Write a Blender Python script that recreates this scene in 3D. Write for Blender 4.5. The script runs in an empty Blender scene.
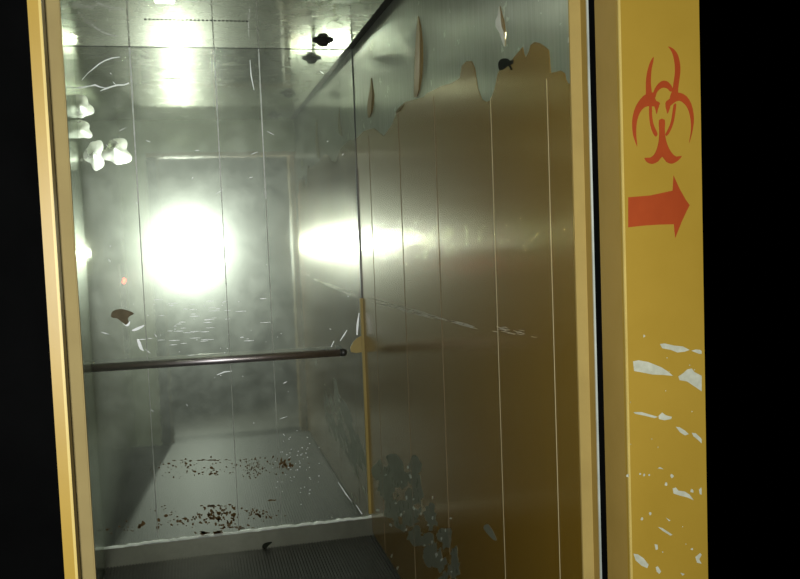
import bpy, bmesh, math, random
from mathutils import Vector, Matrix
random.seed(7)
S = bpy.context.scene
COL = S.collection

# ------------------------------------------------------------------ camera
F, YAW, PITCH, ROLL, EYE = 855.23, 0.23713, -0.06469, -0.03871, 1.43619
FW = Vector((math.sin(YAW)*math.cos(PITCH), math.cos(YAW)*math.cos(PITCH), math.sin(PITCH)))
R0 = Vector((math.cos(YAW), -math.sin(YAW), 0)); U0 = R0.cross(FW)
RT = math.cos(ROLL)*R0 + math.sin(ROLL)*U0
UP = -math.sin(ROLL)*R0 + math.cos(ROLL)*U0
O = Vector((0, 0, EYE))
cam = bpy.data.cameras.new('camera'); cam.sensor_width = 36; cam.lens = F*36/800; cam.clip_start = .02
co = bpy.data.objects.new('camera', cam); COL.objects.link(co)
M = Matrix((RT, UP, -FW)).transposed().to_4x4(); M.translation = O
co.matrix_world = M
S.camera = co

# car interior: x XL..XR, y YF..YB, z 0..H
XL, XR, YF, YB, H = -.45, .776, 1.64, 3.973, 2.3
YW = 1.38                                   # landing wall face

def ray(q): return FW + RT*((q[0]-400)/F) + UP*((289.5-q[1])/F)
def on_back(q, d=0):  r = ray(q); return O + r*((YB-d)/r.y)
def on_right(q, d=0): r = ray(q); return O + r*((XR-d)/r.x)
def on_land(q, d=0):  r = ray(q); return O + r*((YW-d)/r.y)

# ------------------------------------------------------------------ materials
class NT:
    def __init__(s, name):
        s.m = bpy.data.materials.new(name); s.m.use_nodes = True
        s.t = s.m.node_tree; s.t.nodes.clear()
        s.out = s.n('ShaderNodeOutputMaterial')
    def n(s, k, **kw):
        x = s.t.nodes.new(k)
        for a, b in kw.items(): setattr(x, a, b)
        return x
    def l(s, a, b): s.t.links.new(a, b)
    def coords(s, scale=(1, 1, 1)):
        c = s.n('ShaderNodeTexCoord'); mp = s.n('ShaderNodeMapping')
        mp.inputs['Scale'].default_value = scale
        s.l(c.outputs['Object'], mp.inputs['Vector']); return mp.outputs[0]
    def noise(s, scale, detail=4, vec=None, rough=.55):
        x = s.n('ShaderNodeTexNoise'); x.inputs['Scale'].default_value = scale
        x.inputs['Detail'].default_value = detail; x.inputs['Roughness'].default_value = rough
        s.l(vec if vec is not None else s.coords(), x.inputs['Vector']); return x.outputs['Fac']
    def ramp(s, fac, stops):
        x = s.n('ShaderNodeValToRGB'); e = x.color_ramp.elements
        while len(e) < len(stops): e.new(.5)
        for i, (p, c) in enumerate(stops):
            e[i].position = p; e[i].color = (c, c, c, 1) if isinstance(c, (int, float)) else (*c, 1)
        s.l(fac, x.inputs[0]); return x.outputs[0]
    def prin(s, **kw):
        p = s.n('ShaderNodeBsdfPrincipled')
        for k, v in kw.items():
            k = k.replace('_', ' ')
            if hasattr(v, 'is_linked'): s.l(v, p.inputs[k])
            else: p.inputs[k].default_value = (*v, 1) if isinstance(v, tuple) and len(v) == 3 else v
        return p
    def bump(s, fac, strength, dist=.001):
        b = s.n('ShaderNodeBump'); b.inputs['Strength'].default_value = strength
        b.inputs['Distance'].default_value = dist; s.l(fac, b.inputs['Height']); return b.outputs[0]
    def mix(s, f, a, b):
        x = s.n('ShaderNodeMixShader')
        if hasattr(f, 'is_linked'): s.l(f, x.inputs[0])
        else: x.inputs[0].default_value = f
        s.l(a.outputs[0], x.inputs[1]); s.l(b.outputs[0], x.inputs[2]); return x
    def done(s, sh): s.l(sh.outputs[0], s.out.inputs[0]); return s.m

def steel(name, c1, c2, sharp=.06, broad=.3, fb=.4, diff=.1, mid=0, mid_w=0, streak=(1, 1, 1), smudge=.5, bump=.05, aniso=0):
    t = NT(name)
    v = t.coords(streak)
    col = t.ramp(t.noise(3.2, 6, t.coords((1, 1, .5))), [(.3, c1), (.7, c2)])
    bn = t.bump(t.noise(60, 3, v), bump, .0006)
    rs = t.ramp(t.noise(16, 5), [(.35, sharp*.8), (.75, sharp*1.5)])
    a = t.prin(Base_Color=col, Metallic=1.0, Roughness=rs, Normal=bn)
    b = t.prin(Base_Color=col, Metallic=1.0, Roughness=broad, Normal=bn, Anisotropic=aniso)
    if aniso:
        tg = t.n('ShaderNodeTangent'); tg.direction_type = 'RADIAL'; tg.axis = 'Z'
        t.l(tg.outputs[0], b.inputs['Tangent'])
    d = t.prin(Base_Color=col, Metallic=0.0, Roughness=.7)
    f = t.ramp(t.noise(14, 8, t.coords(streak), .55), [(.3, max(0, fb-.15*smudge)), (.7, min(1, fb+.2*smudge))])
    if mid_w: a = t.mix(mid_w, a, t.prin(Base_Color=col, Metallic=1.0, Roughness=mid, Normal=bn))
    m = t.mix(f, a, b)
    return t.done(t.mix(diff, m, d))

def paint(name, c1, c2, rough=.45, spec=.4, scale=6, bump=.1, streak=(1, 1, 1), metallic=0.0, coat=0, coat_r=.2):
    t = NT(name)
    col = t.ramp(t.noise(scale, 6, t.coords(streak)), [(.3, c1), (.7, c2)])
    p = t.prin(Base_Color=col, Roughness=rough, Specular_IOR_Level=spec, Metallic=metallic,
               Normal=t.bump(t.noise(45, 4), bump, .001), Coat_Weight=coat, Coat_Roughness=coat_r)
    return t.done(p)

def film(name):
    """ochre-brown coating with vertical brush lines and a satin sheen"""
    t = NT(name)
    v = t.coords((1, 14, .35))
    col = t.ramp(t.noise(5, 5, v), [(.3, (.138, .078, .007)), (.7, (.155, .088, .008))])
    bn = t.bump(t.noise(22, 3, t.coords((1, 9, .12))), .05, .0008)
    a = t.prin(Base_Color=col, Roughness=.22, Specular_IOR_Level=.38, Normal=bn)
    g = t.prin(Base_Color=(.72, .60, .36), Metallic=1.0, Roughness=.2, Normal=bn, Anisotropic=.76)
    tg = t.n('ShaderNodeTangent'); tg.direction_type = 'RADIAL'; tg.axis = 'Z'
    t.l(tg.outputs[0], g.inputs['Tangent'])
    return t.done(t.mix(.19, a, g))

def emit(name, c, s):
    t = NT(name); e = t.n('ShaderNodeEmission'); e.inputs[0].default_value = (*c, 1); e.inputs[1].default_value = s
    return t.done(e)

MT = {}
MT['steel_back'] = steel('scuffed_steel', (.58, .64, .51), (.68, .74, .61), sharp=.032, broad=.38, fb=.12, diff=.022, mid=.19, mid_w=.2, smudge=.25)
MT['steel_left'] = steel('left_steel', (.58, .64, .52), (.68, .74, .62), sharp=.08, broad=.25, fb=.8, diff=.06, streak=(1, 8, .4), aniso=.9)
MT['steel_front'] = steel('pale_front_steel', (.76, .82, .70), (.84, .9, .78), sharp=.2, broad=.45, fb=.5, diff=.85)
MT['steel_side'] = steel('brushed_steel', (.33, .355, .29), (.40, .425, .36), sharp=.2, broad=.32, fb=.6, diff=.13, streak=(1, 8, .4), aniso=.85)
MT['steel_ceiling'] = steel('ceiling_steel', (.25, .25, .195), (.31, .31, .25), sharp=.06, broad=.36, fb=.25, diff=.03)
MT['steel_dull'] = steel('dull_bared_steel', (.17, .18, .125), (.27, .28, .20), sharp=.3, broad=.5, fb=.6, diff=.35, bump=.5)
MT['bead'] = paint('bright_steel_edge', (.5, .53, .48), (.75, .78, .7), .55, .5, 12, .2, metallic=.9)
MT['glare_steel'] = steel('glare_bump_steel', (.62, .68, .54), (.78, .84, .70), sharp=.3, broad=.42, fb=.4, diff=.02, bump=.3)
MT['joint_glint'] = paint('white_joint_glint', (.8, .82, .76), (.92, .94, .88), .5, .5, 30, .1)
MT['scratch'] = paint('scratched_steel', (.85, .88, .85), (.98, .98, .98), .55, .5, 40, .2, metallic=.7)
MT['film'] = film('ochre_film')
MT['film_edge'] = paint('film_underside', (.24, .21, .13), (.3, .27, .17), .5)
MT['pale_film'] = paint('pale_film', (.42, .43, .35), (.5, .5, .42), .4)
MT['ochre'] = paint('ochre_wall_paint', (.195, .12, .012), (.22, .137, .016), .42, .4, 5, .08)
MT['jamb'] = paint('ochre_jamb_paint', (.19, .122, .025), (.22, .142, .032), .5, .3, 7, .05)
MT['tan'] = paint('tan_paint', (.21, .148, .045), (.25, .178, .055), .8, .1, 9, .05)
MT['corner'] = paint('yellow_ochre_strip', (.29, .21, .055), (.34, .25, .07), .45, .4, 12, .05)
MT['red'] = paint('red_stencil_paint', (.175, .024, .003), (.205, .03, .004), .5, .3, 20, .06)
MT['chip'] = paint('bare_grey_plaster', (.22, .22, .165), (.30, .30, .235), .7, .2, 60, .3)
MT['rust'] = paint('brown_rust', (.07, .042, .014), (.13, .078, .026), .8, .15, 80, .3)
MT['brown_patch'] = paint('brown_backing', (.15, .12, .07), (.21, .165, .1), .7, .2, 40, .2)
MT['black'] = paint('black_undercoat', (.0012, .0012, .0012), (.0018, .0018, .0018), 1.0, 0.0)
MT['gap'] = paint('black_seal', (.012, .011, .009), (.018, .016, .012), .7, .2)
MT['rubber'] = paint('black_rubber', (.015, .0145, .011), (.026, .025, .019), .6, .4, 20, .1)
MT['flap'] = paint('pale_tan_film', (.36, .33, .20), (.44, .40, .25), .5)
MT['hole'] = paint('dark_hole', (.01, .012, .008), (.014, .016, .01), .9, .1)
MT['chrome'] = paint('rail_steel', (.56, .51, .52), (.62, .57, .58), .4, .5, 30, .05, metallic=1)
MT['dark_metal'] = paint('dark_metal', (.02, .02, .016), (.035, .035, .03), .35, .5)
MT['hallwall'] = paint('hall_wall_paint', (.16, .2, .19), (.2, .24, .23), .7)
MT['hallfloor'] = paint('hall_floor_tile', (.05, .048, .04), (.07, .066, .055), .5)
MT['hall_fill_tube'] = emit('hall_fill_tube', (.9, 1, .9), 4)
MT['kick'] = steel('kick_steel', (.29, .295, .215), (.36, .365, .28), sharp=.14, broad=.36, fb=.5, diff=.09)
MT['frame_back'] = paint('pale_brown_paint', (.58, .42, .28), (.66, .48, .32), .5)
MT['leaf'] = paint('dimmed_tan_paint', (.155, .115, .046), (.185, .14, .056), .8, .1, 9, .05)  # tan darkened in colour to stand in for weaker flash on the left
MT['led'] = emit('red_led', (1, .05, .02), 14)
MT['lamp'] = emit('lamp_diffuser', (.95, 1, .85), 13)
MT['glass'] = paint('lamp_glass', (.05, .05, .04), (.06, .06, .05), .15, .5)

# ------------------------------------------------------------------ mesh helpers
def link(name, bm, mat, parent=None, smooth=False, **props):
    me = bpy.data.meshes.new(name)
    bmesh.ops.recalc_face_normals(bm, faces=bm.faces)
    bm.to_mesh(me); bm.free()
    if smooth:
        for p in me.polygons: p.use_smooth = True
    o = bpy.data.objects.new(name, me); COL.objects.link(o)
    me.materials.append(MT[mat])
    if parent:
        o.parent = parent
        o.matrix_parent_inverse = Matrix.Translation(-parent.location)
    for k, v in props.items(): o[k] = v
    return o
def box(bm, a, b, bev=0):
    r = bmesh.ops.create_cube(bm, size=1)
    for v in r['verts']:
        v.co = Vector([(a[i]+b[i])/2 + v.co[i]*(b[i]-a[i]) for i in range(3)])
    if bev:
        es = list({e for v in r['verts'] for e in v.link_edges})
        bmesh.ops.bevel(bm, geom=es, offset=bev, segments=2, affect='EDGES')
def mkbox(name, a, b, mat, parent=None, bev=0, **props):
    bm = bmesh.new(); box(bm, a, b, bev); return link(name, bm, mat, parent, **props)
def structure(o, kind='structure'): o['kind'] = kind; return o
def empty(name, loc, label, cat, group=None):
    o = bpy.data.objects.new(name, None); COL.objects.link(o); o.location = loc
    o.empty_display_size = .05
    return tag(o, label, cat, group)
def tag(o, label, cat, group=None):
    o['label'] = label; o['category'] = cat
    if group: o['group'] = group
    return o
def tube(bm, pts, r, seg=16, cap=True):
    rings = []
    for i, p in enumerate(pts):
        p = Vector(p)
        d = (Vector(pts[min(i+1, len(pts)-1)]) - Vector(pts[max(i-1, 0)])).normalized()
        a = d.orthogonal().normalized() if abs(d.z) > .9 else d.cross(Vector((0, 0, 1))).normalized()
        b = d.cross(a)
        rr = r[i] if isinstance(r, (list, tuple)) else r
        rings.append([bm.verts.new(p + (a*math.cos(2*math.pi*k/seg) + b*math.sin(2*math.pi*k/seg))*rr) for k in range(seg)])
    for A, B in zip(rings, rings[1:]):
        for k in range(seg): bm.faces.new((A[k], A[(k+1) % seg], B[(k+1) % seg], B[k]))
    if cap:
        bm.faces.new(rings[0][::-1]); bm.faces.new(rings[-1])
def lathe(bm, prof, c, ax='z', seg=24):
    rings = []
    for r, h in prof:
        ring = []
        for k in range(seg):
            a = 2*math.pi*k/seg
            p = (r*math.cos(a), r*math.sin(a), h)
            if ax == 'x': p = (p[2], p[0], p[1])
            if ax == 'y': p = (p[0], p[2], p[1])
            ring.append(bm.verts.new(Vector(c) + Vector(p)))
        rings.append(ring)
    for A, B in zip(rings, rings[1:]):
        for k in range(seg): bm.faces.new((A[k], A[(k+1) % seg], B[(k+1) % seg], B[k]))
    bm.faces.new(rings[0][::-1]); bm.faces.new(rings[-1])
def smoothpoly(P, n=4):
    out = []
    N = len(P)
    for i in range(N):
        p0, p1, p2, p3 = [Vector(P[(i+j) % N]) for j in (-1, 0, 1, 2)]
        for k in range(n):
            t = k/n
            out.append(.5*((2*p1) + (p2-p0)*t + (2*p0-5*p1+4*p2-p3)*t*t + (3*p1-p0-3*p2+p3)*t**3))
    return out
NB, NR, NL = Vector((0, -1, 0)), Vector((-1, 0, 0)), Vector((0, -1, 0))
def slab(bm, pts, nrm, th):
    """a flat outline given thickness along nrm"""
    pts = [Vector(p) for p in pts]
    vs = [bm.verts.new(p) for p in pts]
    es = [bm.edges.new((vs[i], vs[(i+1) % len(vs)])) for i in range(len(vs))]
    g = bmesh.ops.triangle_fill(bm, edges=es, use_beauty=True, normal=nrm)
    fs = [f for f in g['geom'] if isinstance(f, bmesh.types.BMFace)]
    if not fs: return
    ex = bmesh.ops.extrude_face_region(bm, geom=fs)
    for v in ex['geom']:
        if isinstance(v, bmesh.types.BMVert): v.co += nrm*th
def decal(bm, plane, pix, th=.0006, n=3, sm=True):
    f, nrm = {'b': (on_back, NB), 'r': (on_right, NR), 'l': (on_land, NL)}[plane]
    P = [f(q) for q in pix]
    slab(bm, smoothpoly(P, n) if sm else P, nrm, th)
def stroke(bm, plane, line, w, th=.0006):
    """a tapering streak along a polyline of image points, w = widths in px"""
    L, Rr = [], []
    for i, q in enumerate(line):
        a = Vector(line[max(i-1, 0)]); b = Vector(line[min(i+1, len(line)-1)])
        d = (b-a).normalized(); nn = Vector((-d.y, d.x)); ww = (w[i] if isinstance(w, (list, tuple)) else w)/2
        L.append(Vector(q)+nn*ww); Rr.append(Vector(q)-nn*ww)
    decal(bm, plane, L+Rr[::-1], th, sm=False)
def blob(c, rx, ry, n=9, jag=.35):
    o = []
    for k in range(n):
        a = 2*math.pi*k/n; s = 1+random.uniform(-jag, jag)
        o.append((c[0]+rx*s*math.cos(a), c[1]+ry*s*math.sin(a)))
    return o

# ------------------------------------------------------------------ lift car shell
T = .03
wb = structure(mkbox('wall_back', (XL-T, YB, -.02), (XR+T, YB+T, H+.06), 'steel_back'))
wr = structure(mkbox('wall_right', (XR, 1.575, -.02), (XR+T, YB, H+.06), 'steel_side'))
wl = structure(mkbox('wall_left', (XL-T, YF-.01, -.02), (XL, YB, H+.06), 'steel_left'))
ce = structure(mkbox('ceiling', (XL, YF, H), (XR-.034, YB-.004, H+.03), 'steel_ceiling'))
structure(mkbox('ceiling_cap', (XL-T, YF-.05, H+.06), (XR+T, YB+T, H+.08), 'black'))
structure(mkbox('floor', (XL-T, 1.5, -.06), (XR+T, YB, -.02), 'dark_metal'))
# return panel beside the opening, header over it
wf = structure(mkbox('wall_front', (XL, YF-.03, -.02), (-.277, YF, H+.06), 'steel_front'))
structure(mkbox('wall_front_header', (-.277, YF-.06, 2.07), (XR, YF, H+.06), 'steel_front'))
structure(mkbox('trim_1', (-.277, YF-.062, 2.04), (.776, YF+.002, 2.07), 'frame_back'))
# car door leaf parked open on the left: dark shaft side with a tan leading edge
d1 = structure(mkbox('door_1', (-.50, 1.562, -.02), (-.215, 1.592, 2.1), 'black'))
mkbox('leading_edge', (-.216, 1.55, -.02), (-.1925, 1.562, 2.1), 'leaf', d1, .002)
# right entrance post: tan face, brown step, bright worn edge
tp = structure(mkbox('trim_2', (.7345, 1.557, -.02), (.7765, 1.562, H), 'tan'))
mkbox('inner_lip', (.7395, 1.562, -.02), (.7755, 1.565, H-.23), 'frame_back', tp)
mkbox('step', (.758, 1.531, -.02), (.80, 1.557, H), 'jamb', tp)
mkbox('worn_edge', (.7575, 1.529, -.02), (.7612, 1.5325, H), 'bead', tp)
mkbox('shaft_side', (.7612, 1.5285, -.02), (.83, 1.531, H), 'black', tp)

# landing side
wlr = structure(mkbox('wall_landing_right', (.745, YW, -.05), (.902, YW+.012, 2.45), 'ochre'))
rv = structure(mkbox('trim_3', (.745, YW+.012, -.05), (.765, 1.472, 2.45), 'jamb'))
mkbox('corner_bead', (.7435, YW-.0015, -.05), (.7475, YW+.004, 2.45), 'corner', rv, .001)
wll = structure(mkbox('wall_landing_left', (-.2165, YW, -.05), (-.1995, YW+.012, 2.45), 'ochre'))
rv2 = structure(mkbox('trim_4', (-.2115, YW+.012, -.05), (-.1995, 1.43, 2.45), 'jamb'))
mkbox('corner_bead', (-.201, YW-.0015, -.05), (-.197, YW+.004, 2.45), 'corner', rv2, .001)
structure(mkbox('trim_5', (-.2165, YW, -.06), (.76, 1.5, -.022), 'dark_metal'))      # landing sill
# hall behind the photographer
structure(mkbox('floor_hall', (-1.6, -2.4, -.06), (1.8, YW, -.03), 'hallfloor'))
structure(mkbox('wall_hall_rear', (-1.6, -2.45, -.06), (1.8, -2.4, 2.6), 'hallwall'))

# ceiling shadow gaps and perforated slot
structure(mkbox('trim_6', (XR-.034, YF, H+.002), (XR, YB, H+.02), 'gap'))
structure(mkbox('trim_7', (XL, YB-.006, H-.001), (XR-.034, YB, H+.01), 'gap'))
bm = bmesh.new()
for i in range(26):
    x = -.13 + i*.0155
    box(bm, (x, 3.482, H-.0015), (x+.0095, 3.492, H+.004))
link('slot_row', bm, 'gap', ce)

# back wall: four vertical sheet joints (upper part painted white as flash glints), seen as thin beads
def bead(name, x, z0, z1, w, mat, parent):
    bm = bmesh.new()
    prof = [(-w, 0), (-w*.6, -.0016), (0, -.0024), (w*.6, -.0016), (w, 0)]
    rows = []
    n = 60
    for i in range(n+1):
        z = z0+(z1-z0)*i/n
        ww = random.uniform(.55, 1.0)
        rows.append([bm.verts.new((x+a*ww, YB+b, z)) for a, b in prof])
    for A, B in zip(rows, rows[1:]):
        for k in range(4): bm.faces.new((A[k], A[k+1], B[k+1], B[k]))
    return link(name, bm, mat, parent, smooth=True)
for x, w in ((-.2165, .0035), (.146, .003), (.344, .003)):
    bead('sheet_joint', x, 1.62, H-.002, w*1.15, 'joint_glint', wb)
    bead('sheet_joint', x, .1, 1.62, w*.7, 'bead', wb)
# corner strip of ochre between back and right wall, wider at the bottom
bm = bmesh.new()
box(bm, (XR-.014, YB-.010, .1), (XR, YB, 1.14), .002)
c8 = structure(link('trim_8', bm, 'corner'))
bm = bmesh.new(); box(bm, (XR-.007, YB-.006, 1.14), (XR, YB, 1.75), .001); box(bm, (XR-.004, YB-.004, 1.75), (XR, YB, H), .001)
link('upper_strip', bm, 'dark_metal', c8)
# kick plate with a raised bright lip
kb = structure(mkbox('baseboard_back', (XL, YB-.012, -.018), (XR, YB, .082), 'kick'))
bm = bmesh.new()
n = 70; lo = []; hi = []
for i in range(n+1):
    x = XL+(XR-XL)*i/n; d = random.uniform(.001, .006); dz = random.uniform(-.003, .003)
    lo.append((bm.verts.new((x, YB-.012, .080)), bm.verts.new((x, YB-.014-d, .084+dz)), bm.verts.new((x, YB, .089+dz))))
for A, B in zip(lo, lo[1:]):
    for k in range(2): bm.faces.new((A[k], A[k+1], B[k+1], B[k]))
link('lip', bm, 'scratch', kb)
bm = bmesh.new(); decal(bm, 'b', [(262, 545), (265, 542), (272, 541), (268, 545), (265, 549), (263, 549)], .014)
link('tear', bm, 'hole', kb)

# scuffs, rust, torn spots and added glare bumps of the back wall
bm = bmesh.new(); decal(bm, 'b', [(111, 315), (113, 311), (120, 309), (128, 310.5), (134, 313.5), (130, 316), (128, 319), (129, 323), (127, 325.5), (122, 322), (117, 318.5), (112, 317.5)], .001)
link('torn_spot', bm, 'brown_patch', wb)
bm = bmesh.new()
decal(bm, 'b', [(123, 323), (126, 325), (130, 321), (129, 325.5), (126, 326)], .002)
decal(bm, 'b', [(132, 330), (138, 327), (144, 325), (143, 327), (138, 330), (133, 331)], .0015)
decal(bm, 'b', [(137, 339), (140, 341), (143, 349), (144, 351), (140, 349), (138, 344)], .0015)
for l, w in (([(74, 88), (82, 87.5), (90, 86), (95, 85), (100, 87), (106, 88)], [.6, 2.2, 1.2, 2.6, 1.6, .5]),
             ([(100, 91), (106, 88.5), (112, 86.5), (118, 85), (124, 85), (129, 83)], [.5, 2.4, 2.0, 2.2, 1.6, 1.8]),
             ([(82, 80), (88, 73), (93, 69), (99, 64), (105, 60.5), (112, 58), (120, 57)], [.5, .7, 1.4, 1.8, 1.6, 1.8, .6]),
             ([(340, 341), (344, 335), (347, 330)], [.6, 1.8, .6]),
             ([(331, 347), (334, 341)], [1.2, 1.0]),
             ([(357, 335), (357.5, 325), (359, 313)], [2, 3, 1.2]),
             ([(338, 482), (346, 494), (352, 502)], [.5, 1.5, .5]), ([(356, 505), (362, 514)], [1.0, 1.6]),
             ([(217, 375), (224, 372), (232, 371)], [.8, 1.6, .6]), ([(250, 60), (251, 75), (254, 90)], [.8, 1.6, .8])):
    stroke(bm, 'b', l, [a*.7 for a in w])
for i in range(46):      # short level scuffs below the flash
    x = random.gauss(190, 30); y = random.uniform(298, 345); L = random.uniform(3, 11)
    stroke(bm, 'b', [(x, y), (x+L*.5, y-.2), (x+L, y-.2-L*.02)], [.15, random.uniform(.4, .9), .15], .0005)
for i in range(26):
    x = random.uniform(100, 345); y = random.uniform(60, 420); L = random.uniform(2, 9); a = random.uniform(-1, 1)
    stroke(bm, 'b', [(x, y), (x+L*.5*math.cos(a), y+L*.5*math.sin(a)), (x+L*math.cos(a), y+L*math.sin(a))], [.15, random.uniform(.4, .8), .15], .0005)
for i in range(100):      # fine flecks around the flash centre and the rust band
    c = (random.gauss(195, 60), random.gauss(330, 35)) if i < 38 else (random.gauss(296, 13), random.gauss(466, 15))
    if not (100 < c[0] < 350): continue
    decal(bm, 'b', blob(c, random.uniform(.25, .75), random.uniform(.2, .55), 6), .0005, sm=False)
link('scratch', bm, 'scratch', wb)
# bumps added high on the left of the back wall, sloped to give flash glare
bm = bmesh.new()
rd = random.Random(11)
for (px, py), R_, asp in [((81, 107), .046, 1.1), ((81, 130), .044, .9), ((95, 155), .040, 1.6), ((117, 152), .058, 1.0)]:
    c = on_back((px, py)); N = 36; rings = []
    ap = Vector((rd.uniform(-.2, .05)*R_, 0, rd.uniform(0, .3)*R_)); sl = rd.uniform(.10, .135)
    p1, p2 = rd.uniform(0, 6), rd.uniform(0, 6); jag = [1+.16*math.sin(3*2*math.pi*k/N+p1)+.10*math.sin(5*2*math.pi*k/N+p2) for k in range(N)]
    for m in range(1, 13):
        t = m/12; ring = []
        for k in range(N):
            a = 2*math.pi*k/N; rr_ = R_*t*(1+(jag[k]-1)*t)
            h = sl*R_*((1-t)-.12*math.sin(math.pi*t)**2)
            ring.append(bm.verts.new((c.x+ap.x*(1-t)+rr_*math.cos(a), YB-.0002-max(0, h), c.z+ap.z*(1-t)+asp*rr_*math.sin(a))))
        rings.append(ring)
    top = bm.verts.new((c.x+ap.x, YB-.0002-sl*R_*.97, c.z+ap.z))
    for k in range(N): bm.faces.new((top, rings[0][k], rings[0][(k+1) % N]))
    for A, B in zip(rings, rings[1:]):
        for k in range(N): bm.faces.new((A[k], A[(k+1) % N], B[(k+1) % N], B[k]))
link('glare_bump', bm, 'glare_steel', wb, smooth=True)
bm = bmesh.new()
bands = [  # centre, spread, count, blob size
    ((187, 466), (30, 7), 34, (1.2, .8)), ((206, 471), (18, 5), 16, (1.4, .9)), ((250, 469), (11, 8), 70, (.7, .7)), ((286, 464), (7, 5), 26, (1.3, 1.3)),
    ((268, 466), (20, 8), 40, (.7, .7)), ((188, 521), (28, 5), 36, (1.5, 1.1)), ((214, 515), (15, 9), 46, (1.3, 1.5)), ((228, 516), (9, 8), 22, (1.2, 1.5)), ((206, 533), (16, 1.6), 22, (2.2, 1.0)),
    ((233, 527), (9, 2), 14, (1.6, .9)), ((258, 514), (18, 5), 56, (.9, .9)), ((120, 528), (18, 3.5), 16, (1.0, .7)), ((140, 526), (2, 2), 5, (1.6, 1.8)),
    ((158, 525), (2, 2.5), 6, (1.3, 1.3)), ((216, 506), (16, .9), 20, (1.8, .7)), ((215, 460), (26, .5), 20, (1.8, .4)), ((240, 528), (14, .6), 10, (2.0, .5)),
    ((272, 500), (5, .5), 5, (2.2, .5)), ((165, 510), (8, 5), 10, (.8, .5)), ((180, 470), (22, 9), 20, (.7, .5))]
for c, sp, n, sz in bands:
    for i in range(n):
        s = random.uniform(.4, 1.3)
        decal(bm, 'b', blob((random.gauss(c[0], sp[0]*.6), random.gauss(c[1], sp[1]*.6)), sz[0]*s, sz[1]*s, 7, .45), .0005, sm=False)
o = link('rust_spots', bm, 'rust', wb); o['kind'] = 'stuff'
# triangular flap of ochre film left beside the rail end
bm = bmesh.new(); decal(bm, 'b', [(350, 348), (353, 342), (357, 338), (362, 335.5), (362.5, 344), (362.5, 352), (356, 353), (351, 352)], .002, sm=False)
link('film_remnant', bm, 'corner', wb)

# ------------------------------------------------------------------ right wall: ochre film over steel, torn at the top and near the floor
def wallz(q): return on_right(q)
edge = [(356, 139), (364, 131), (374, 128), (384, 136), (392, 125), (397, 112), (405, 102), (409, 101), (416, 99), (424, 97), (427, 93), (432, 91), (441, 86), (452, 83), (460, 78),
        (462, 66), (467, 61), (472, 61), (475, 68), (478, 88), (482, 99), (487, 102), (491, 100), (495, 88), (498, 74), (503, 63), (512, 60), (518, 53), (523, 47), (524, 53),
        (526, 58), (529, 52), (531, 45), (535, 42), (540, 43), (546, 47), (549, 50), (550, 60), (551, 73), (556, 72), (561, 70.5), (565, 73), (566, 79), (568, 83), (572, 85)]
top = [wallz(q) for q in edge]
for p in top: p.y = min(p.y, YB-.003)
top.sort(key=lambda p: -p.y)
y0 = 1.641
pts = [Vector((XR, YB-.003, .01)), Vector((XR, YB-.003, top[0].z))] + [p for p in top if YB-.004 > p.y > y0] + [Vector((XR, y0, top[-1].z)), Vector((XR, y0, .01))]
bm = bmesh.new(); slab(bm, pts, NR, .0012)
pf = link('film_sheet', bm, 'film', wr)
# vertical joints of the right wall
for px, w, mt in ((375, .0012, 'brown_patch'), (405, .0012, 'brown_patch'), (441, .0010, 'brown_patch'), (497, .0006, 'film_edge'), (553, .0005, 'film_edge')):
    y = on_right((px, 290)).y
    ztop = on_right((px, {375: 132, 405: 108, 441: 92, 497: 95, 553: 76}[px])).z
    mkbox('sheet_joint', (XR-.0022, y-w, .01), (XR, y+w, ztop), mt, wr)
# worn-through area near the floor
bm = bmesh.new()
rnd = random.Random(3)
spine = [(384, 480, 9, 14), (396, 478, 12, 14), (408, 480, 8, 14), (392, 500, 10, 14), (408, 502, 10, 14), (402, 520, 9, 12), (418, 515, 12, 12), (430, 512, 8, 9),
         (416, 535, 9, 10), (432, 535, 10, 13), (444, 540, 7, 10), (430, 552, 8, 9), (443, 560, 8, 12), (455, 562, 5, 14), (450, 578, 7, 10)]
k = 0
for x, y, rx, ry_ in spine:
    for i in range(5):
        k += 1
        decal(bm, 'r', blob((x+rnd.gauss(0, rx*.5), y+rnd.gauss(0, ry_*.5)), rx*rnd.uniform(.35, .75), ry_*rnd.uniform(.35, .75), 10, .4), .0016+.000004*k, n=2)
decal(bm, 'r', [(484, 528), (488, 524), (493, 530), (497, 540), (492, 538)], .0018)
link('worn_patch', bm, 'steel_dull', wr)
bm = bmesh.new()
for c in [(386, 475), (408, 468), (411, 476), (402, 482), (407, 497), (414, 499), (414, 508), (421, 514), (433, 497), (433, 518), (429, 525), (451, 518), (446, 530), (442, 539), (433, 542), (442, 560),
          (391, 525), (402, 515), (452, 572), (396, 503), (378, 510), (392, 556), (398, 568), (406, 530), (425, 545), (437, 555)]:
    decal(bm, 'r', blob(c, random.uniform(.5, 1.3), random.uniform(.7, 2.2), 7, .6), .0024, sm=False)
link('bright_fleck', bm, 'bead', wr)
bm = bmesh.new()
for c, rx, ry in [((418, 506), 3, 3), ((401, 519), 2, 5), ((425, 530), 4, 4), ((436, 530), 3, 4), ((385, 520), 5, 3), ((428, 497), 4, 2), ((440, 545), 3, 4), ((450, 560), 2, 5), ((395, 495), 2, 4)]:
    decal(bm, 'r', blob(c, rx, ry, 9), .0021)
link('film_fleck', bm, 'film', wr)
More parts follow.
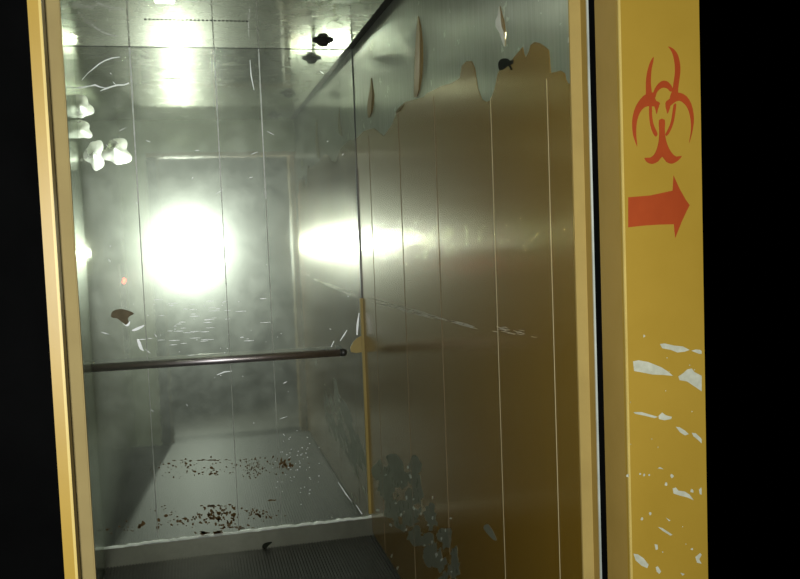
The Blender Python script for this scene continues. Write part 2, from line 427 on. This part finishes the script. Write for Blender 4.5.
# long diagonal scuff
bm = bmesh.new()
for i in range(60):
    x = random.uniform(364, 470); k = (x-364)/106
    y = 299+k*27+random.uniform(-3.2, 3.2)*(1-.6*k); L = random.uniform(6, 20)*(1-.3*k)
    stroke(bm, 'r', [(x, y), (x+L*.5, y+L*.11), (x+L, y+L*.25)], [.15, random.uniform(.2, .55), .15], .0019)
for i in range(16):
    x = random.uniform(492, 545); y = 328+(x-492)*.17+random.uniform(-3, 3); L = random.uniform(4, 11)
    stroke(bm, 'r', [(x, y), (x+L*.5, y+L*.08+random.uniform(-1, 1)), (x+L, y+L*.18)], [.15, random.uniform(.2, .55), .15], .0019)
link('scuff', bm, 'pale_film', wr)
# dark hole with a ragged rim
bm = bmesh.new(); decal(bm, 'r', [(499, 63), (502, 59), (507, 58.5), (511, 61), (514, 60), (513.5, 64), (511, 65), (513, 69), (511.5, 70), (509, 66), (505, 69), (500, 70)], .0022)
link('hole', bm, 'hole', wr)

# hanging strips of torn film: each curls away from the wall
def strip(name, line, wid, curl, mat, label, group='strips of torn film on the right wall'):
    bm = bmesh.new(); rows = []
    n = len(line)
    for i, (q, w) in enumerate(zip(line, wid)):
        base = on_right((q[0]+w*.35, q[1])); t = i/(n-1)
        d = .0008*w*base.y*(.75+curl*math.sin(math.pi*t))
        row = []
        for k in range(6):
            u = k/5
            row.append(bm.verts.new((XR-.0015-d*u, base.y+.004*math.sin(u*2.6)*curl+.006*u*u, base.z)))
        rows.append(row)
    for A, B in zip(rows, rows[1:]):
        for k in range(5): bm.faces.new((A[k], A[k+1], B[k+1], B[k]))
    bmesh.ops.solidify(bm, geom=bm.faces[:], thickness=.0006)
    o = tag(link(name, bm, mat, smooth=True), label, 'torn strip', group)
    if max(wid) > 5:
        bm = bmesh.new()
        L = [(q[0]+w*.3, q[1]) for q, w in zip(line, wid)]; Rr = [(q[0]+w*.3+w*.5*math.sin(math.pi*min(1, .15+i/(n-1)*.9)), q[1]) for i, (q, w) in enumerate(zip(line, wid))]
        decal(bm, 'r', L+Rr[::-1], .0015, sm=False); link('strip_shadow', bm, 'film', o)  # dark film decal painted in as the strip's shadow
    return o
strip('film_strip', [(418.5, 16), (418.5, 26), (418.3, 42), (418, 60), (417.5, 76), (416.5, 90), (415.5, 97)], [.6, 3.4, 5.5, 6.5, 7, 7, 5], .4, 'flap', 'long narrow torn film strip hanging on the steel above the brown wall edge')
strip('film_strip', [(371.5, 78), (371.5, 86), (371, 95), (370, 104), (369.5, 112), (369, 117.5)], [.6, 2, 4, 5, 5.5, 3.5], .4, 'flap', 'short torn film strip hanging close to the rear corner')
strip('film_strip', [(500, 6), (500, 14), (499, 20), (499.5, 26), (502.5, 32), (504, 39), (505.5, 46)], [.6, 3, 6.5, 7, 5, 3, .8], .4, 'pale_film', 'pale leaf-shaped scrap of torn film above the dark hole')
strip('film_strip', [(572, 34), (571, 38), (570, 42)], [2.5, 3, 2], .4, 'pale_film', 'tiny pale scrap of torn film at the entrance post')
strip('film_strip', [(404, 104), (401, 107), (398, 111), (396, 113)], [2, 3, 3, 1], .4, 'flap', 'small curled tip of torn brown film below the long strip')

# ------------------------------------------------------------------ handrail
rr = .0175; ry = YB-.06
def on_y(q, y): r = ray(q); return O + r*(y/r.y)
pa = on_y((60, 370.3), ry); pb = on_y((346, 352.3), ry)
rz = (on_y((90, 368.4), ry).z + pb.z)/2
hr = empty('handrail', (0.15, ry, rz), 'round steel handrail along the back wall of the lift', 'handrail')
bm = bmesh.new(); tube(bm, [(XL+.003, ry, on_y((90, 368.4), ry).z), (pb.x-.012, ry, pb.z)], rr, 24); link('rail', bm, 'chrome', hr, smooth=True)
bm = bmesh.new(); lathe(bm, [(rr*1.04, -.02), (rr*1.04, 0), (rr*.8, .008), (rr*.3, .012)], (pb.x-.008, ry, pb.z), 'x'); link('end_cap', bm, 'dark_metal', hr, smooth=True)
for x in (-.3, .155, .6):
    bm = bmesh.new(); tube(bm, [(x, YB, rz), (x, ry, rz)], .007, 12); link('bracket', bm, 'dark_metal', hr, smooth=True)

# ------------------------------------------------------------------ floor mat
bm = bmesh.new()
box(bm, (XL+.004, 1.66, -.02), (XR-.004, YB-.013, -.006))
x = XL+.01
while x < XR-.014:
    box(bm, (x, 1.66, -.006), (x+.006, YB-.013, -.001)); x += .0135
tag(link('floor_mat', bm, 'rubber'), 'black ribbed rubber mat covering the lift floor', 'mat')

# ------------------------------------------------------------------ downlights
def downlight(y, label):
    x = .61
    t = empty('ceiling_downlight', (x, y, H), label, 'ceiling lamp', 'row of small downlights in the lift ceiling')
    bm = bmesh.new(); lathe(bm, [(.045, 0), (.048, -.004), (.040, -.008), (.030, -.009), (.028, -.002)], (x, y, H)); link('bezel', bm, 'gap', t, smooth=True)
    bm = bmesh.new(); lathe(bm, [(.026, -.002), (.026, -.014), (.020, -.024), (.008, -.028)], (x, y, H), seg=20); link('bulb', bm, 'gap', t, smooth=True)
    return t
downlight(3.786, 'dark round downlight in the ceiling nearest the back wall')
downlight(2.78, 'second dark round downlight from the back wall, seen by its reflection')
downlight(1.87, 'dark round downlight nearest the lift entrance, seen by its reflection')

# lamp in the ceiling just ahead of the frame (its mirror image shows high on the back wall)
la = empty('ceiling_lamp', (-.05, 2.95, H), 'long lit lamp in the lift ceiling, mirrored high on the back wall', 'ceiling lamp')
bm = bmesh.new(); box(bm, (-.085, 2.80, H-.006), (-.005, 3.225, H)); link('frame', bm, 'chrome', la)
bm = bmesh.new(); box(bm, (-.078, 2.81, H-.011), (-.012, 3.215, H-.006), .002); link('diffuser', bm, 'lamp', la)

# ------------------------------------------------------------------ operating panel on the left wall (seen as a reflection)
cp = empty('operating_panel', (XL, 2.08, 1.2), 'steel button panel with red display, mirrored in the left of the back wall', 'control panel')
mkbox('faceplate', (XL-.002, 1.90, .62), (XL+.006, 2.26, 1.32), 'chrome', cp, .002)
mkbox('display', (XL+.006, 1.96, 1.17), (XL+.012, 2.21, 1.23), 'gap', cp, .001)
mkbox('digit', (XL+.012, 1.985, 1.188), (XL+.013, 2.185, 1.215), 'led', cp)
for i in range(8):
    bm = bmesh.new(); lathe(bm, [(.015, 0), (.015, .006), (.012, .008)], (XL+.006, 2.05+.06*(i % 2), .74+.09*(i//2)), 'x', 16); link('button', bm, 'dark_metal', cp, smooth=True)

# ------------------------------------------------------------------ landing wall marks
def pp(x0, y0, sx, sy, pts): return [(x0+a*sx, y0+b*sy) for a, b in pts]
TH = [.0004]
def dl(pts):
    TH[0] += .00012; decal(bm, 'l', pts, TH[0], n=2)
k1 = 84/797; k2 = 84/640
bm = bmesh.new()
A = lambda pts: pp(620, 40, k1, k1, pts)
B = lambda pts: pp(620, 95, k2, k2, pts)
# upper two horns
dl(A([(318, 160), (315, 205), (300, 270), (294, 340), (292, 410), (298, 470), (300, 560), (250, 560), (245, 480), (245, 400), (252, 330), (268, 260), (290, 200)]))
dl(A([(455, 62), (500, 80), (540, 125), (562, 190), (572, 270), (566, 350), (556, 420), (550, 480), (545, 560), (470, 560), (495, 480), (508, 400), (518, 330), (520, 260), (512, 190), (495, 125), (475, 88)]))
# arc of the ring on top
dl(A([(312, 540), (318, 490), (345, 435), (385, 395), (420, 386), (455, 398), (490, 440), (500, 480), (475, 490), (455, 466), (415, 452), (375, 468), (345, 505), (335, 545)]))
# left big horn
dl(B([(255, -20), (200, -8), (160, 25), (120, 85), (97, 160), (92, 230), (100, 310), (130, 392), (124, 330), (122, 270), (128, 200), (150, 135), (185, 95), (225, 85), (262, 88), (300, 75), (298, 55), (275, 45), (262, 15)]))
# right big horn
dl(B([(375, 30), (400, 0), (425, -15), (460, -15), (505, 10), (540, 65), (558, 140), (560, 215), (545, 300), (525, 365), (538, 290), (540, 220), (530, 150), (508, 90), (475, 55), (445, 44), (410, 60), (380, 85), (358, 90), (345, 70), (352, 48)]))
# inner ring sides and little claws
dl(B([(222, 85), (240, 88), (242, 150), (250, 210), (268, 260), (284, 296), (272, 318), (250, 290), (230, 230), (221, 150)]))
dl(B([(408, 75), (426, 70), (418, 140), (408, 200), (392, 250), (370, 295), (352, 312), (346, 296), (368, 255), (388, 200), (398, 140)]))
dl(B([(262, 82), (296, 78), (286, 110), (278, 145), (270, 115)]))
dl(B([(346, 80), (380, 84), (372, 115), (360, 142), (352, 112)]))
# stem and lower horns
dl(B([(296, 190), (338, 190), (338, 260), (344, 330), (362, 390), (390, 440), (425, 470), (468, 464), (440, 500), (395, 524), (352, 510), (320, 470), (290, 505), (245, 526), (205, 512), (185, 480), (225, 478), (258, 455), (280, 410), (294, 350), (298, 270)]))
tag(link('biohazard_symbol', bm, 'red'), 'red stencilled biohazard symbol on the ochre landing wall above the arrow', 'symbol')
bm = bmesh.new()
decal(bm, 'l', pp(620, 165, k2, k2, [(62, 246), (230, 232), (400, 195), (407, 80), (425, 120), (455, 185), (500, 265), (530, 306), (505, 355), (470, 430), (420, 555), (414, 500), (410, 452), (300, 454), (180, 462), (62, 475)]), sm=False)
tag(link('arrow_sign', bm, 'red'), 'red stencilled arrow pointing right on the ochre landing wall', 'arrow')

c1 = lambda pts: pp(620, 330, 90/417, 125/579, pts)
c2 = lambda pts: pp(620, 450, 90/404, 129/579, pts)
CH = [c1([(60, 145), (85, 140), (130, 148), (190, 172), (222, 192), (245, 212), (200, 208), (150, 206), (100, 196), (65, 190)]),
      c1([(270, 215), (292, 200), (312, 182), (332, 178), (345, 195), (384, 212), (384, 284), (350, 265), (310, 238), (276, 232)]),
      c1([(185, 65), (205, 62), (250, 72), (290, 76), (322, 92), (300, 100), (265, 104), (235, 92), (195, 84)]),
      c1([(330, 96), (350, 90), (372, 92), (384, 98), (384, 110), (365, 110), (345, 102)]),
      c1([(62, 380), (100, 380), (140, 392), (175, 402), (160, 408), (110, 396), (70, 388)]),
      c1([(178, 398), (195, 382), (212, 395), (240, 402), (236, 412), (205, 418), (180, 412)]),
      c1([(258, 448), (275, 450), (300, 465), (318, 482), (300, 488), (278, 474)]),
      c1([(332, 476), (350, 478), (372, 498), (384, 505), (384, 525), (362, 510), (340, 492)]),
      c2([(236, 172), (250, 168), (262, 182), (290, 186), (312, 200), (330, 225), (300, 212), (270, 205), (240, 195)]),
      c2([(354, 178), (364, 168), (372, 176), (372, 200), (358, 198)]),
      c2([(60, 465), (80, 468), (105, 485), (128, 515), (122, 530), (95, 518), (70, 495)]),
      c2([(160, 525), (170, 522), (184, 545), (176, 556), (164, 545)]),
      c2([(338, 480), (360, 462), (372, 470), (355, 490), (368, 510), (345, 505)]),
      c2([(155, 422), (168, 425), (170, 445), (160, 448)]),
      c2([(170, 345), (190, 350), (235, 380), (225, 384), (190, 362)]), c2([(205, 303), (226, 316), (220, 320)]),
      c2([(168, 82), (180, 76), (196, 86), (180, 84)]), c2([(270, 550), (290, 556), (280, 564)])]
bm = bmesh.new()
for p in CH: decal(bm, 'l', [(min(a, 701.5), b) for a, b in p], .0005, sm=False)
for c, r in [((644, 336), 1.0), ((640, 474), 1.0), ((644, 475), .9), ((649, 475), .9), ((666, 484), 1.3), ((672, 476), 1.6), ((692, 491), 1.5), ((650, 513.5), 1.3), ((642, 519), 1.2), ((692, 549), 1), ((628, 475.5), 1.5)]:
    decal(bm, 'l', blob(c, r, r*1.2, 7), .0005)
for i in range(14):
    c = (random.uniform(630, 700), random.uniform(340, 575)); decal(bm, 'l', blob(c, random.uniform(.25, .6), random.uniform(.25, .6), 6), .0005, sm=False)
link('bare_patch', bm, 'chip', wlr)

# ------------------------------------------------------------------ light: the camera's flash, plus a weak added hall lamp behind
def spot(name, loc, direction, energy, size, radius, color, blend=.35):
    l = bpy.data.lights.new(name, 'SPOT'); l.energy = energy; l.spot_size = size; l.spot_blend = blend; l.shadow_soft_size = radius; l.color = color
    o = bpy.data.objects.new(name, l); COL.objects.link(o); o.location = loc
    o.rotation_euler = Vector(direction).to_track_quat('-Z', 'Y').to_euler(); return o
spot('camera_flash', (-.03, .02, EYE-.06), (.42, 1, -.066), 215, 2.5, .022, (.96, 1, .98), .8)
hl = empty('hall_fill_lamp', (.3, -.9, 2.5), 'added unseen tube lamp lighting the hall behind the photographer', 'ceiling lamp')  # unseen lamp added so the mirrored hall gets some light
mkbox('housing', (-.3, -.97, 2.5), (.9, -.83, 2.56), 'tan', hl, .004)
bm = bmesh.new(); tube(bm, [(-.27, -.9, 2.475), (.87, -.9, 2.475)], .018, 14); link('tube', bm, 'hall_fill_tube', hl, smooth=True)
structure(mkbox('ceiling_hall', (-1.6, -2.4, 2.56), (1.8, YW, 2.62), 'hallwall'))
w = bpy.data.worlds.new('world'); S.world = w; w.use_nodes = True
w.node_tree.nodes['Background'].inputs[0].default_value = (0, 0, 0, 1)

vs = S.view_settings
S.display_settings.display_device = 'sRGB'
vs.view_transform = 'Standard'; vs.look = 'None'; vs.gamma = 1; vs.exposure = 0; vs.use_curve_mapping = False
cy = S.cycles
cy.use_denoising = True; cy.max_bounces = 10; cy.glossy_bounces = 8; cy.diffuse_bounces = 4
cy.sample_clamp_indirect = 120; cy.blur_glossy = 1.0; cy.caustics_reflective = True
